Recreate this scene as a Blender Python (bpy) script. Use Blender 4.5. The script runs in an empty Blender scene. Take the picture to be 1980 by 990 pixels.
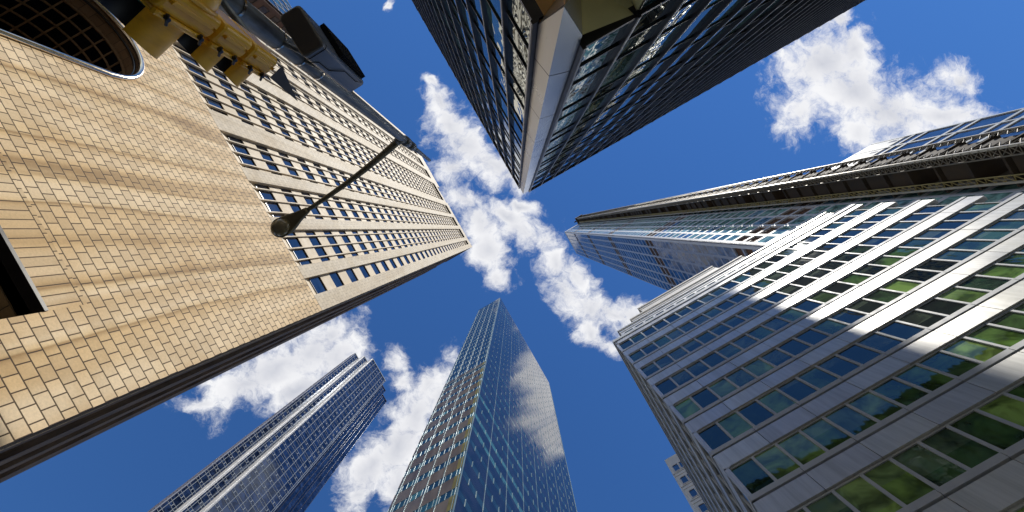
import bpy, math, random
from mathutils import Vector, Matrix
random.seed(7)
C = bpy.context.scene.collection
PI = math.pi
# ------------------------------------------------------------------ layout
# the camera stands at the origin, looks straight up; +X is right, +Y is down in the photograph
FOC = 900.0; ZX, ZY = 997.0, 442.0
GROUND = -1.6
A = math.radians(60.3)
G1 = Vector((math.cos(A), math.sin(A), 0)); G2 = Vector((math.sin(A), -math.cos(A), 0))   # the two street directions
def W(px, py, z): return Vector(((px-ZX)*z/FOC, (py-ZY)*z/FOC, z))
def PX(v): return (ZX+FOC*v.x/v.z, ZY+FOC*v.y/v.z)

# ------------------------------------------------------------------ helpers
class Face:                       # a vertical facade plane: u along it, z up, d outwards
    def __init__(s, o, u, n):
        s.o = Vector((o[0], o[1], 0)); s.u = u.normalized(); s.n = n.normalized()
        s.s = s.u.cross(Vector((0,0,1))).dot(s.n)     # handedness
    def p(s, u, z, d=0.0): return s.o + s.u*u + s.n*d + Vector((0,0,z))
    def shift(s, u, d): return Face(s.o+s.u*u+s.n*d, s.u, s.n)
class MB:
    def __init__(s): s.v=[]; s.f=[]; s.m=[]; s.uv=[]; s.r=[]; s.sm=[]
    def quad(s, pts, m=0, uv=None, r=0.0, smooth=False):
        b=len(s.v); s.v += [tuple(p) for p in pts]; s.f.append(tuple(range(b,b+len(pts))))
        s.m.append(m); s.uv.append(uv or [(0,0),(1,0),(1,1),(0,1)][:len(pts)] + [(0,0)]*max(0,len(pts)-4)); s.r.append(r); s.sm.append(smooth)
    def box(s, F, u0,u1,z0,z1,d0,d1, m=0, r=0.0, skip=''):
        P = F.p
        fs = {'f':([(u0,z0,d1),(u1,z0,d1),(u1,z1,d1),(u0,z1,d1)], 'uz'),
              'k':([(u1,z0,d0),(u0,z0,d0),(u0,z1,d0),(u1,z1,d0)], 'uz'),
              'l':([(u0,z0,d0),(u0,z0,d1),(u0,z1,d1),(u0,z1,d0)], 'dz'),
              'r':([(u1,z0,d1),(u1,z0,d0),(u1,z1,d0),(u1,z1,d1)], 'dz'),
              't':([(u0,z1,d1),(u1,z1,d1),(u1,z1,d0),(u0,z1,d0)], 'ud'),
              'b':([(u0,z0,d0),(u1,z0,d0),(u1,z0,d1),(u0,z0,d1)], 'ud')}
        for k,(q,t) in fs.items():
            if k in skip: continue
            if t=='uz': uv=[(a,b) for a,b,c in q]
            elif t=='dz': uv=[(c,b) for a,b,c in q]
            else: uv=[(a,c) for a,b,c in q]
            pts=[P(*x) for x in q]
            if F.s<0: pts=pts[::-1]; uv=uv[::-1]
            s.quad(pts, m, uv, r)
    def pane(s, F, u0,u1,z0,z1,d, m=0, r=0.0):
        pts=[F.p(u0,z0,d),F.p(u1,z0,d),F.p(u1,z1,d),F.p(u0,z1,d)]; uv=[(0,0),(1,0),(1,1),(0,1)]
        if F.s<0: pts=pts[::-1]; uv=uv[::-1]
        s.quad(pts, m, uv, r)
    def tube(s, pts, rad, m=0, n=10, cap=True):
        pts=[Vector(p) for p in pts]; rings=[]
        if not isinstance(rad,(list,tuple)): rad=[rad]*len(pts)
        up=Vector((0,0,1))
        for i,p in enumerate(pts):
            t=(pts[min(i+1,len(pts)-1)]-pts[max(i-1,0)]).normalized()
            a = t.cross(up)
            if a.length<1e-3: a=t.cross(Vector((1,0,0)))
            a.normalize(); b=t.cross(a).normalized()
            rings.append([p+(a*math.cos(2*PI*k/n)+b*math.sin(2*PI*k/n))*rad[i] for k in range(n)])
        base=len(s.v)
        for r in rings: s.v += [tuple(q) for q in r]
        for i in range(len(rings)-1):
            for k in range(n):
                a0=base+i*n+k; a1=base+i*n+(k+1)%n
                s.f.append((a0,a1,a1+n,a0+n)); s.m.append(m); s.uv.append([(k/n,i),((k+1)/n,i),((k+1)/n,i+1),(k/n,i+1)]); s.r.append(0); s.sm.append(True)
        if cap:
            for i,rev in ((0,True),(len(rings)-1,False)):
                idx=[base+i*n+k for k in range(n)]
                if rev: idx=idx[::-1]
                s.f.append(tuple(idx)); s.m.append(m); s.uv.append([(0,0)]*n); s.r.append(0); s.sm.append(False)
    def loft(s, rings, m=0, smooth=True, close=True, cap0=True, cap1=True):
        base=len(s.v); n=len(rings[0])
        for r in rings: s.v += [tuple(q) for q in r]
        for i in range(len(rings)-1):
            for k in range(n if close else n-1):
                a0=base+i*n+k; a1=base+i*n+(k+1)%n
                s.f.append((a0,a1,a1+n,a0+n)); s.m.append(m); s.uv.append([(k/n,i),((k+1)/n,i),((k+1)/n,i+1),(k/n,i+1)]); s.r.append(0); s.sm.append(smooth)
        if close and cap0: s.f.append(tuple(base+k for k in range(n))[::-1]); s.m.append(m); s.uv.append([(0,0)]*n); s.r.append(0); s.sm.append(False)
        if close and cap1: s.f.append(tuple(base+(len(rings)-1)*n+k for k in range(n))); s.m.append(m); s.uv.append([(0,0)]*n); s.r.append(0); s.sm.append(False)

UNIT=1.0      # metres per drawing unit of the tower being built
def obj(name, mb, mats, parent=None, kind=None, bevel=0):
    me=bpy.data.meshes.new(name)
    me.from_pydata([(v[0]*UNIT,v[1]*UNIT,max(GROUND,v[2]*UNIT)) for v in mb.v] if UNIT!=1.0 else mb.v,[],mb.f)
    if not isinstance(mats,(list,tuple)): mats=[mats]
    for m in mats: me.materials.append(m)
    me.polygons.foreach_set('material_index', mb.m)
    me.polygons.foreach_set('use_smooth', mb.sm)
    uvl=me.uv_layers.new(name='UVMap'); flat=[]
    for q in mb.uv:
        for t in q: flat += [t[0],t[1]]
    uvl.data.foreach_set('uv', flat)
    at=me.attributes.new('rnd','FLOAT','FACE'); at.data.foreach_set('value',[float(x) for x in mb.r])
    me.update()
    o=bpy.data.objects.new(name,me); C.objects.link(o)
    if parent:
        o.parent=parent; o.matrix_parent_inverse = Matrix.Translation(-PW(parent))
    if kind: o['kind']=kind
    if bevel:
        bv=o.modifiers.new('bevel','BEVEL'); bv.width=bevel; bv.segments=3; bv.limit_method='ANGLE'
        bv.angle_limit=math.radians(40); bv.harden_normals=False
    return o
def PW(p):                       # a mesh part sits at the world origin; only the Empty of a thing is offset
    return p.location.copy() if p.type=='EMPTY' else Vector((0,0,0))
def thing(name,label,cat,loc,group=None):
    o=bpy.data.objects.new(name,None); C.objects.link(o); o.location=loc
    o.empty_display_size=.5
    o['label']=label; o['category']=cat
    if group: o['group']=group
    return o

# ------------------------------------------------------------------ materials
def mat(name):
    m=bpy.data.materials.new(name); m.use_nodes=True
    nt=m.node_tree; b=nt.nodes['Principled BSDF']; return m,nt,b
def N(nt,t,**k):
    n=nt.nodes.new(t)
    for a,b in k.items(): setattr(n,a,b)
    return n
def ramp(nt,stops):
    r=N(nt,'ShaderNodeValToRGB'); e=r.color_ramp.elements
    while len(e)>1: e.remove(e[-1])
    e[0].position=stops[0][0]; e[0].color=(*stops[0][1],1)
    for p,c in stops[1:]:
        x=e.new(p); x.color=(*c,1)
    return r
def mixc(nt,mode,fac,a,b):
    n=N(nt,'ShaderNodeMix',data_type='RGBA',blend_type=mode)
    for sock,val in ((n.inputs[0],fac),(n.inputs[6],a),(n.inputs[7],b)):
        if hasattr(val,'is_linked') or hasattr(val,'links'): nt.links.new(val,sock)
        elif isinstance(val,(int,float)): sock.default_value=val
        else: sock.default_value=(*val,1)
    return n.outputs[2]
def math_(nt,op,a,b=None,clamp=False):
    n=N(nt,'ShaderNodeMath',operation=op,use_clamp=clamp)
    for i,v in enumerate((a,b)):
        if v is None: continue
        if isinstance(v,(int,float)): n.inputs[i].default_value=v
        else: nt.links.new(v,n.inputs[i])
    return n.outputs[0]
def noise(nt,vec,scale,detail=4,rough=.55,dist=0,dim='3D'):
    n=N(nt,'ShaderNodeTexNoise',noise_dimensions=dim); n.inputs['Scale'].default_value=scale; n.inputs['Detail'].default_value=detail
    n.inputs['Roughness'].default_value=rough; n.inputs['Distortion'].default_value=dist
    if vec is not None: nt.links.new(vec,n.inputs['Vector'])
    return n.outputs[0]
def mapping(nt,vec,scale=(1,1,1),loc=(0,0,0)):
    n=N(nt,'ShaderNodeMapping'); n.inputs['Scale'].default_value=scale; n.inputs['Location'].default_value=loc
    nt.links.new(vec,n.inputs['Vector']); return n.outputs[0]
def bump(nt,b,h,strength,dist=1.0):
    n=N(nt,'ShaderNodeBump'); n.inputs['Strength'].default_value=strength; n.inputs['Distance'].default_value=dist
    nt.links.new(h,n.inputs['Height']); nt.links.new(n.outputs[0],b.inputs['Normal']); return n

def stone(name, base, var, bw, bh, mortar=.022, mcol=(.10,.075,.045), stain_sunlight=.95, rough=.75, spec=.3, streak=True):
    m,nt,b=mat(name)
    uv=N(nt,'ShaderNodeUVMap').outputs[0]
    br=N(nt,'ShaderNodeTexBrick',offset=.5,offset_frequency=2)
    nt.links.new(uv,br.inputs['Vector'])
    br.inputs['Scale'].default_value=1; br.inputs['Brick Width'].default_value=bw; br.inputs['Row Height'].default_value=bh
    br.inputs['Mortar Size'].default_value=mortar; br.inputs['Mortar Smooth'].default_value=.15; br.inputs['Bias'].default_value=-.1
    br.inputs['Color1'].default_value=(*[x*(1+var) for x in base],1); br.inputs['Color2'].default_value=(base[0]*(1-var),base[1]*(1-var*1.15),base[2]*(1-var*1.35),1)
    br.inputs['Mortar'].default_value=(*mcol,1)
    c=br.outputs['Color']
    n1=noise(nt,mapping(nt,uv,(1,1,1)),.23,5,.6)
    r1=ramp(nt,[(.3,(.86,.80,.70)),(.5,(1,1,1)),(.75,(1.06,1.06,1.08))]); nt.links.new(n1,r1.inputs[0])
    c=mixc(nt,'MULTIPLY',1.0,c,r1.outputs[0])
    if streak:          # brown water stains and wavy reflected sunlight, both painted into the stone colour
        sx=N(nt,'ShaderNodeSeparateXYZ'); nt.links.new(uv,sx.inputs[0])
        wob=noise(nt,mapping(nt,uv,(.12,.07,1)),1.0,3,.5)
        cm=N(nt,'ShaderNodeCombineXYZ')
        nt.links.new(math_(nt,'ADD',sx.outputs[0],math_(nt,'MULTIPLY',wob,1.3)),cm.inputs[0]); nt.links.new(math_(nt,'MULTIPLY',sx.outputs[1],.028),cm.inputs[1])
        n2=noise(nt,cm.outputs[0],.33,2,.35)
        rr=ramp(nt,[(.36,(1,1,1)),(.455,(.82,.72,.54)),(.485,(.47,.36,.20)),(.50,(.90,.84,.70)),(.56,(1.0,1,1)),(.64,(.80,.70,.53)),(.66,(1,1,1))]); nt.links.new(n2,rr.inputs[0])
        c=mixc(nt,'MULTIPLY',stain_sunlight,c,rr.outputs[0])
    n3=noise(nt,uv,9,4,.7)
    r3=ramp(nt,[(.3,(.84,.84,.84)),(.7,(1.1,1.1,1.1))]); nt.links.new(n3,r3.inputs[0])
    c=mixc(nt,'MULTIPLY',.8,c,r3.outputs[0])
    nt.links.new(c,b.inputs['Base Color'])
    b.inputs['Roughness'].default_value=rough; b.inputs['Specular IOR Level'].default_value=spec
    h=math_(nt,'ADD',math_(nt,'MULTIPLY',br.outputs['Fac'],-1),math_(nt,'MULTIPLY',n3,.25))
    bump(nt,b,h,.8,.02)
    return m
def plain(name,col,rough=.6,metal=0,spec=.5,var=.12,scale=1.5,bumpy=0,dirt=None,panelvar=0):
    m,nt,b=mat(name)
    g=N(nt,'ShaderNodeNewGeometry').outputs['Position']
    n=noise(nt,g,scale,5,.6)
    r=ramp(nt,[(.25,tuple(x*(1-var) for x in col)),(.75,tuple(min(1,x*(1+var)) for x in col))]); nt.links.new(n,r.inputs[0])
    c=r.outputs[0]
    if dirt:
        n2=noise(nt,mapping(nt,g,(1,1,.12)),scale*2.2,4,.65)
        r2=ramp(nt,[(.45,(1,1,1)),(.68,dirt)]); nt.links.new(n2,r2.inputs[0]); c=mixc(nt,'MULTIPLY',1,c,r2.outputs[0])
    if panelvar:          # every panel slightly different, with rain streaks down it
        at=N(nt,'ShaderNodeAttribute',attribute_name='rnd').outputs['Fac']
        r4=ramp(nt,[(0,(1-panelvar,1-panelvar,1-panelvar*.7)),(1,(1+panelvar*.4,1+panelvar*.3,1))]); nt.links.new(at,r4.inputs[0]); c=mixc(nt,'MULTIPLY',1,c,r4.outputs[0])
        n5=noise(nt,mapping(nt,N(nt,'ShaderNodeUVMap').outputs[0],(3.0,.12,1)),1.6,4,.6); r5=ramp(nt,[(.35,(.80,.80,.79)),(.6,(1,1,1))]); nt.links.new(n5,r5.inputs[0]); c=mixc(nt,'MULTIPLY',.8,c,r5.outputs[0])
    nt.links.new(c,b.inputs['Base Color'])
    rr=ramp(nt,[(.2,(rough*.8,)*3),(.8,(min(1,rough*1.2),)*3)]); nt.links.new(n,rr.inputs[0]); nt.links.new(rr.outputs[0],b.inputs['Roughness'])
    b.inputs['Metallic'].default_value=metal; b.inputs['Specular IOR Level'].default_value=spec
    if bumpy:
        bump(nt,b,noise(nt,g,scale*25,3,.6),bumpy,.004)
    return m
def glass(name,stops,ior=1.7,rough=.02,wav=.0,wscale=.5,stretch=(1,1,.5),tilt=.0,blind=0.0,tint=(1,1,1),curl=0.0):
    """window glass: dark room behind it, sharp reflection, every pane slightly out of plane and slightly warped"""
    m,nt,b=mat(name)
    rnd=N(nt,'ShaderNodeAttribute',attribute_name='rnd').outputs['Fac']
    r=ramp(nt,stops); r.color_ramp.interpolation='LINEAR'; nt.links.new(rnd,r.inputs[0]); c=r.outputs[0]
    uv=N(nt,'ShaderNodeUVMap').outputs[0]; sx=N(nt,'ShaderNodeSeparateXYZ'); nt.links.new(uv,sx.inputs[0])
    g=N(nt,'ShaderNodeNewGeometry').outputs['Position']
    if blind:
        wn=N(nt,'ShaderNodeTexWhiteNoise',noise_dimensions='1D'); nt.links.new(rnd,wn.inputs['W'])
        lvl=math_(nt,'MULTIPLY',wn.outputs[0],1.3)
        on=math_(nt,'GREATER_THAN',sx.outputs[1],math_(nt,'ADD',lvl,.15))
        c=mixc(nt,'MIX',math_(nt,'MULTIPLY',on,blind),c,(.20,.26,.17))
    n0=noise(nt,g,.55,3,.6,.6)
    r0=ramp(nt,[(.38,(.40,.40,.40)),(.5,(1,1,1)),(.62,(1.6,1.6,1.6))]); nt.links.new(n0,r0.inputs[0]); c=mixc(nt,'MULTIPLY',1,c,r0.outputs[0])
    nt.links.new(c,b.inputs['Base Color'])
    b.inputs['Roughness'].default_value=rough; b.inputs['IOR'].default_value=ior; b.inputs['Specular IOR Level'].default_value=.5
    b.inputs['Specular Tint'].default_value=(*tint,1)
    off=N(nt,'ShaderNodeCombineXYZ'); nt.links.new(math_(nt,'MULTIPLY',rnd,57),off.inputs[0])
    av=N(nt,'ShaderNodeVectorMath',operation='ADD'); nt.links.new(mapping(nt,g,stretch),av.inputs[0]); nt.links.new(off.outputs[0],av.inputs[1])
    h=math_(nt,'MULTIPLY',noise(nt,av.outputs[0],wscale,2,.5,curl),wav)
    # pillow shape and a small tilt of every pane
    wn2=N(nt,'ShaderNodeTexWhiteNoise',noise_dimensions='1D'); nt.links.new(rnd,wn2.inputs['W'])
    t=math_(nt,'MULTIPLY',math_(nt,'MULTIPLY',math_(nt,'SUBTRACT',wn2.outputs[0],.5),sx.outputs[0]),tilt)
    h=math_(nt,'ADD',h,t)
    bump(nt,b,h,1.0,1.0)
    return m

M={}
M['stone']=stone('beige stone',(.76,.60,.395),.13,.635,.585,mortar=.028,mcol=(.085,.05,.022))
M['stone_up']=stone('beige stone of the shaft',(.62,.54,.42),.08,.635,.585,mortar=.012,mcol=(.34,.29,.22),stain_sunlight=.35)
M['stone_plain']=plain('smooth beige stone',(.60,.50,.36),.7,spec=.3,var=.12,scale=.8)
M['stone_lintel']=stone('tall lintel stones',(.72,.56,.36),.12,.46,1.72,mortar=.026,mcol=(.085,.05,.022))
M['stone_shade']=plain('weathered stone with painted shade',(.20,.135,.085),.7,spec=.2,var=.45,scale=.5,dirt=(.35,.3,.28))  # dark side: the tower's stone with its shade painted into the colour
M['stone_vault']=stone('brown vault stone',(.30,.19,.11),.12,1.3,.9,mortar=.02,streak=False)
M['bronze']=plain('dark bronze',(.022,.018,.017),.35,spec=.5,var=.3)
M['black']=plain('black shadow gap',(.008,.008,.009),.8,spec=.2)
M['chrome']=plain('polished steel',(.80,.68,.52),.2,metal=1,var=.1,scale=3)
M['glass_L']=glass('blue office glass',[(0,(.006,.012,.028)),(1,(.025,.045,.09))],ior=2.4,wav=.012,wscale=.8,tilt=.03)
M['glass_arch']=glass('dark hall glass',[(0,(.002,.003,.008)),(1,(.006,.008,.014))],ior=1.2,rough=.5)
M['glass_T']=glass('warped tower glass',[(0,(.01,.02,.026)),(.6,(.02,.05,.055)),(1,(.05,.12,.11))],ior=3.2,rough=.012,wav=.013,wscale=.8,stretch=(1,1,.45),tilt=.03,curl=1.0,tint=(.88,.98,.96))
M['steel']=plain('champagne steel panel',(.44,.415,.38),.30,metal=.85,var=.08,scale=.7)
M['steel_r']=plain('silver steel panel',(.56,.60,.62),.24,metal=.9,var=.10,scale=.5)
M['soffit']=plain('bronze soffit panel',(.80,.46,.15),.4,metal=.1,var=.12,scale=.6)
M['soffit_g']=plain('olive soffit panel',(.78,.75,.42),.38,metal=.1,var=.12,scale=.6)
M['fin_edge']=plain('aluminium edge',(.42,.42,.42),.35,metal=.6,var=.1)
M['alu']=plain('cream aluminium panel',(.80,.80,.765),.42,metal=.32,spec=.42,var=.05,scale=.35,dirt=(.85,.85,.83),panelvar=.10)
M['alu_frame']=plain('grey aluminium window frame',(.54,.57,.60),.6,metal=0,spec=.5,var=.06)
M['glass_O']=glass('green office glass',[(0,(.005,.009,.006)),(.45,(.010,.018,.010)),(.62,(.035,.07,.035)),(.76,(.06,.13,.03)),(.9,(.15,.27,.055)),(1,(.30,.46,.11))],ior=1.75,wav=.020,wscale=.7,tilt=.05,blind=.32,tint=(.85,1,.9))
M['white_clad']=plain('white cladding',(.66,.64,.61),.6,spec=.25,var=.05,scale=.4)
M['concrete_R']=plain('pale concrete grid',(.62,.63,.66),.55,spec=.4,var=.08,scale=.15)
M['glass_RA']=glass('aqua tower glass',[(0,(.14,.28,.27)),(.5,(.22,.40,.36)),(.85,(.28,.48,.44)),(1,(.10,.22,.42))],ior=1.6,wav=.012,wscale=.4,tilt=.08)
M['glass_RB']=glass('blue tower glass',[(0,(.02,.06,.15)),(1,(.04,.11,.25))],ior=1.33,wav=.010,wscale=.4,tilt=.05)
M['brown_open']=plain('open plant floor',(.11,.05,.022),.8,var=.3)
M['scaffold']=plain('galvanised scaffold steel',(.20,.17,.13),.5,metal=.4,var=.25)
M['scaffold_light']=plain('pale mast steel',(.50,.45,.36),.45,metal=.2,var=.15)
M['scaffold_yellow']=plain('ochre scaffold boards',(.33,.26,.10),.7,var=.35,scale=1)
M['netting']=plain('dark brown netting',(.042,.027,.014),.8,var=.5,scale=.4)
M['grid_G']=plain('pale grey facade band',(.50,.52,.52),.5,var=.08,scale=.2)
M['glass_RB'].node_tree.nodes['Principled BSDF'].inputs['Specular IOR Level'].default_value=.12
M['glass_G']=glass('blue annex glass',[(0,(.02,.04,.09)),(1,(.04,.07,.16))],ior=1.8,wav=.03,wscale=.15,tilt=.1)
M['glass_W']=glass('mirror curtain glass',[(0,(.012,.03,.038)),(.7,(.02,.05,.06)),(1,(.05,.14,.14))],ior=2.1,wav=.008,wscale=.45,tilt=.045,tint=(1,.98,.92))
M['glass_Wl']=glass('teal ribbon glass',[(0,(.008,.03,.035)),(.6,(.015,.055,.06)),(.9,(.03,.10,.10)),(1,(.10,.26,.24))],ior=1.75,wav=.008,wscale=.4,tilt=.05)
M['span_W']=plain('weathered brown spandrel',(.185,.145,.105),.38,spec=.6,var=.28,scale=.25,dirt=(.62,.50,.25))
M['span_Wr']=glass('polished dark spandrel glass',[(0,(.014,.012,.018)),(1,(.03,.025,.035))],ior=1.95,rough=.07,wav=.010,wscale=.5,tilt=.006,tint=(1,.95,.88))
M['mull_W']=plain('pale mullion',(.24,.35,.39),.35,metal=.2,var=.1)
M['moss']=plain('moss stained spandrel end',(.20,.17,.045),.6,var=.35,scale=.6)
M['glass_D']=glass('navy tower glass',[(0,(.006,.012,.035)),(1,(.015,.03,.08))],ior=1.7,wav=.006,wscale=.3,tilt=.02,tint=(.6,.75,1))
M['line_D']=plain('white facade line',(.25,.29,.34),.45,var=.08)
M['silver']=plain('silver fluted pier',(.55,.54,.53),.4,metal=.3,var=.15,scale=.3)
M['lilac']=plain('lilac metal side',(.13,.135,.19),.4,metal=.3,var=.1,scale=.3)
M['yellow']=plain('aged yellow signal paint',(1.0,.53,.02),.24,spec=.7,var=.06,scale=7,bumpy=.15,dirt=(.86,.76,.6))
M['yellow_v']=plain('yellow visor paint',(1.0,.50,.02),.42,spec=.5,var=.10,scale=5,dirt=(.75,.68,.55))
M['visor_in']=plain('matt black visor inside',(.006,.006,.009),.45,spec=.5,var=.2)
M['pole']=plain('weathered grey steel pole',(.20,.22,.235),.45,metal=.45,var=.35,scale=6,bumpy=.3,dirt=(.5,.45,.4))
M['arm']=plain('brown grey lamp arm',(.22,.19,.12),.5,metal=.35,var=.3,scale=5)
M['box']=plain('charcoal cabinet paint',(.10,.115,.15),.38,spec=.5,var=.15,scale=3,bumpy=.1)
M['box_u']=plain('charcoal cabinet base',(.085,.075,.065),.5,spec=.4,var=.15,scale=3)
M['lamp_body']=plain('brown lamp casting',(.2,.165,.09),.45,metal=.4,var=.3,scale=6)
M['bowl']=plain('dusty lamp lens',(.26,.21,.12),.16,spec=.8,var=.35,scale=8)
M['asphalt']=plain('asphalt',(.05,.05,.052),.85,var=.25,scale=2,bumpy=.5)
M['paving']=plain('pale pavement concrete',(.42,.40,.36),.8,var=.12,scale=1)
M['paint']=plain('white road paint',(.7,.7,.68),.7,var=.1)
M['brick_B']=plain('brown brick wall',(.19,.11,.075),.8,var=.25,scale=.5)
M['brick_X']=plain('grey tower cladding',(.35,.34,.33),.7,var=.12,scale=.1)
M['red']=plain('dark red lens',(.15,.005,.004),.15,var=.2); M['amber']=plain('dark amber lens',(.16,.06,.004),.15,var=.2); M['green']=plain('dark green lens',(.004,.09,.05),.15,var=.2)

# ------------------------------------------------------------------ windows: the 100 that show largest are parts, the rest of a facade is one stuff part
def poly_area(face,u0,u1,z0,z1,d):
    pts=[]
    for u,z in ((u0,z0),(u1,z0),(u1,z1),(u0,z1)):
        v=face.p(u,z,d)
        if v.z<1: return 0
        pts.append(PX(v))
    cx=sum(p[0] for p in pts)/4; cy=sum(p[1] for p in pts)/4
    a=0
    for i in range(4):
        x0,y0=pts[i]; x1,y1=pts[(i+1)%4]; a+=x0*y1-x1*y0
    a=abs(a)/2
    if cx<-20 or cx>2000 or cy<-20 or cy>1010: a*=1e-4
    return a
class Windows:
    def __init__(s): s.w=[]
    def add(s,F,u0,u1,z0,z1,d,style,r=None,hide=False):
        s.w.append((0 if hide else poly_area(F,u0,u1,z0,z1,d),F,u0,u1,z0,z1,d,style,random.random() if r is None else r))
    def one(s,mb,w,panes=True,frame=True):
        a,F,u0,u1,z0,z1,d,(fw,fd,mf,mg),r=w
        if frame:
            if isinstance(fw,tuple): fl,fb=fw
            else: fl=fb=fw
            if fl: mb.box(F,u0,u0+fl,z0,z1,d-.02,d+fd,mf,skip='k'); mb.box(F,u1-fl,u1,z0,z1,d-.02,d+fd,mf,skip='k')
            if fb: mb.box(F,u0+fl,u1-fl,z0,z0+fb,d-.02,d+fd*.9,mf,skip='k'); mb.box(F,u0+fl,u1-fl,z1-fb,z1,d-.02,d+fd*.9,mf,skip='k')
        if panes:
            fl,fb=(fw if isinstance(fw,tuple) else (fw,fw))
            mb.pane(F,u0+fl,u1-fl,z0+fb,z1-fb,d,mg,r)
    def build(s,parent,mats,split=False,n=100):
        s.w.sort(key=lambda w:-w[0]); 
        for w in s.w[:n]:
            if w[0]<=0: continue
            mb=MB(); s.one(mb,w,panes=not split)
            o=obj('window',mb,mats,parent)
            if split:
                m2=MB(); s.one(m2,w,frame=False); p=obj('pane',m2,mats,o)
        rest=[w for i,w in enumerate(s.w) if i>=n or w[0]<=0]
        if rest:
            mb=MB()
            for w in rest: s.one(mb,w)
            obj('window',mb,mats,parent,kind='stuff')

def core(name,parent,F,u0,u1,z1,depth,m,d=-1.0):
    mb=MB(); mb.box(F,u0,u1,GROUND,z1,-depth,d); return obj(name,mb,m,parent)

# ================================================================== 1 stone tower (left)
K=W(912,478,180)
FL=Face(K,-G1,G2)        # front, normal towards the street
LW=48.4; LD=20.8
L=thing('stone_tower','beige stone tower with deep vertical window strips and a round-headed opening','building',(K.x-10,K.y-5,GROUND))
RD=.44
groups=[(1.55,3.25,[]),(4.5,8.2,[5.12,6.33,7.55]),(9.5,13.2,[10.13,11.4,12.6]),(14.6,18.35,[15.15,16.35,17.55])]
wide=(20.5,27.9,[21.3,22.45,23.6,24.8,26.0,27.15])
sym=[(LW-b,LW-a,[LW-f for f in fs][::-1]) for a,b,fs in groups][::-1]
ALLG=groups+[wide]+sym
ZB,ZT=41.0,171.5
aC,aA,aZ,aH=24.1,4.05,30.8,4.5          # arch centre, half width, springing, rise
mb=MB()
# lower wall with the arched and the rectangular opening
def lower(u0,u1,z0,z1): mb.box(FL,u0,u1,z0,z1,-1.2,0,0,skip='k')
lower(0,4.4,GROUND,19.1); lower(14.6,19.0,GROUND,19.1)
mb.box(FL,0,4.4,19.1,20.85,-1.2,0,0,skip='kb'); mb.box(FL,14.6,19.0,19.1,20.85,-1.2,0,0,skip='kb')
lower(0,19.0,20.85,ZB)
lower(29.2,LW,GROUND,ZB)
# arch surround as a fan of quads
NA=28
arc=[(aC-aA,GROUND),(aC-aA,12.0)]+[(aC-aA*math.cos(PI*i/NA),aZ+aH*math.sin(PI*i/NA)) for i in range(NA+1)]+[(aC+aA,12.0),(aC+aA,GROUND)]
def outer(u,z):
    if z<=aZ: return (19.0 if u<aC else 29.2, z)
    t=math.atan2((z-aZ)/aH,(aC-u)/aA); 
    du,dz=u-aC,z-aZ
    k=min(abs((5.1)/du) if abs(du)>1e-6 else 1e9, (ZB-aZ)/dz if dz>1e-6 else 1e9)
    return (aC+du*k,aZ+dz*k)
for i in range(len(arc)-1):
    a,b=arc[i],arc[i+1]; A2,B2=outer(*a),outer(*b)
    q=[a,b,B2,A2]; pts=[FL.p(u,z,0) for u,z in q]
    mb.quad(pts[::-1],0,q[::-1])
    # fill the corners of the rectangle
    if abs(A2[0]-19.0)<1e-3 and abs(B2[1]-ZB)<1e-3 and A2[1]<ZB-1e-3: q=[A2,B2,(19.0,ZB)]; mb.quad([FL.p(u,z,0) for u,z in q],0,q)
    if abs(B2[0]-29.2)<1e-2 and abs(A2[1]-ZB)<1e-3 and B2[1]<ZB-1e-3: q=[A2,B2,(29.2,ZB)]; mb.quad([FL.p(u,z,0) for u,z in q],0,q)
wall=obj('wall',mb,M['stone'],L)
mb=MB()
# piers of the shaft
edge=[0]+[x for g in ALLG for x in g[:2]]+[LW]
for i in range(0,len(edge),2): mb.box(FL,edge[i],edge[i+1],ZB,ZT+4.6,-1.2,0,skip='kb')
mb.box(FL,0,LW,ZT+4.6,180,-1.2,0,skip='kb')
mb.box(FL,0,19.8,180,183.2,-1.2,-.02,skip='kb'); mb.box(FL,27.5,46.5,180,189,-6,-.25,skip='b')
for a,b,fs in ALLG: mb.box(FL,a,b,ZT-1.2,ZT-.1,-1.1,-.15)
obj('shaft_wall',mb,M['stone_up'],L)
mb=MB(); mb.box(FL,4.4,14.6,19.1,20.85,-1.2,.0,skip='k'); obj('lintel',mb,M['stone_lintel'],L)
win=Windows(); PIT=4.42; Z0=42.6; NF=29
ST_L=((.05,.09),.05,1,0)
for gi,(a,b,fs) in enumerate(ALLG):
    mb=MB()
    mb.box(FL,a,b,ZB,ZT,-1.15,-RD-.02,skip='k')
    # sloped sill at the foot of the recess
    pts=[FL.p(a,ZB-.25,0),FL.p(b,ZB-.25,0),FL.p(b,ZB+1.35,-RD),FL.p(a,ZB+1.35,-RD)]
    mb.quad(pts[::-1],0); 
    mb.box(FL,a,b,ZB+1.3,ZT,-RD-.03,-RD+.0,skip='k')
    cells=[a]+fs+[b]
    for f in range(NF):
        z=Z0+f*PIT
        for c in range(len(cells)-1):
            u0,u1=cells[c]+.02,cells[c+1]-.02
            win.add(FL,u0,u1,z,z+2.2,-RD+.012,ST_L)
        mb.box(FL,a,b,z+2.2,z+PIT-.0,-RD-.01,-RD+.12,skip='k') if f<NF-1 else None
    obj('spandrel_strip',mb,M['stone_plain'],L)
    for f in fs:
        m2=MB(); m2.box(FL,f-.055,f+.055,ZB+.3,ZT,-RD,-.15,skip='k')
        obj('fin',m2,M['stone_plain'],L)
    m2=MB(); m2.box(FL,a+.05,b-.05,ZT,ZT+4.5,-1.15,-1.1); 
    for k in range(1,5): m2.box(FL,a+.05,b-.05,ZT+k*.9,ZT+k*.9+.12,-1.1,-.7)
    obj('louvre',m2,M['bronze'],L)
win.build(L,[M['glass_L'],M['bronze']])
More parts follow.
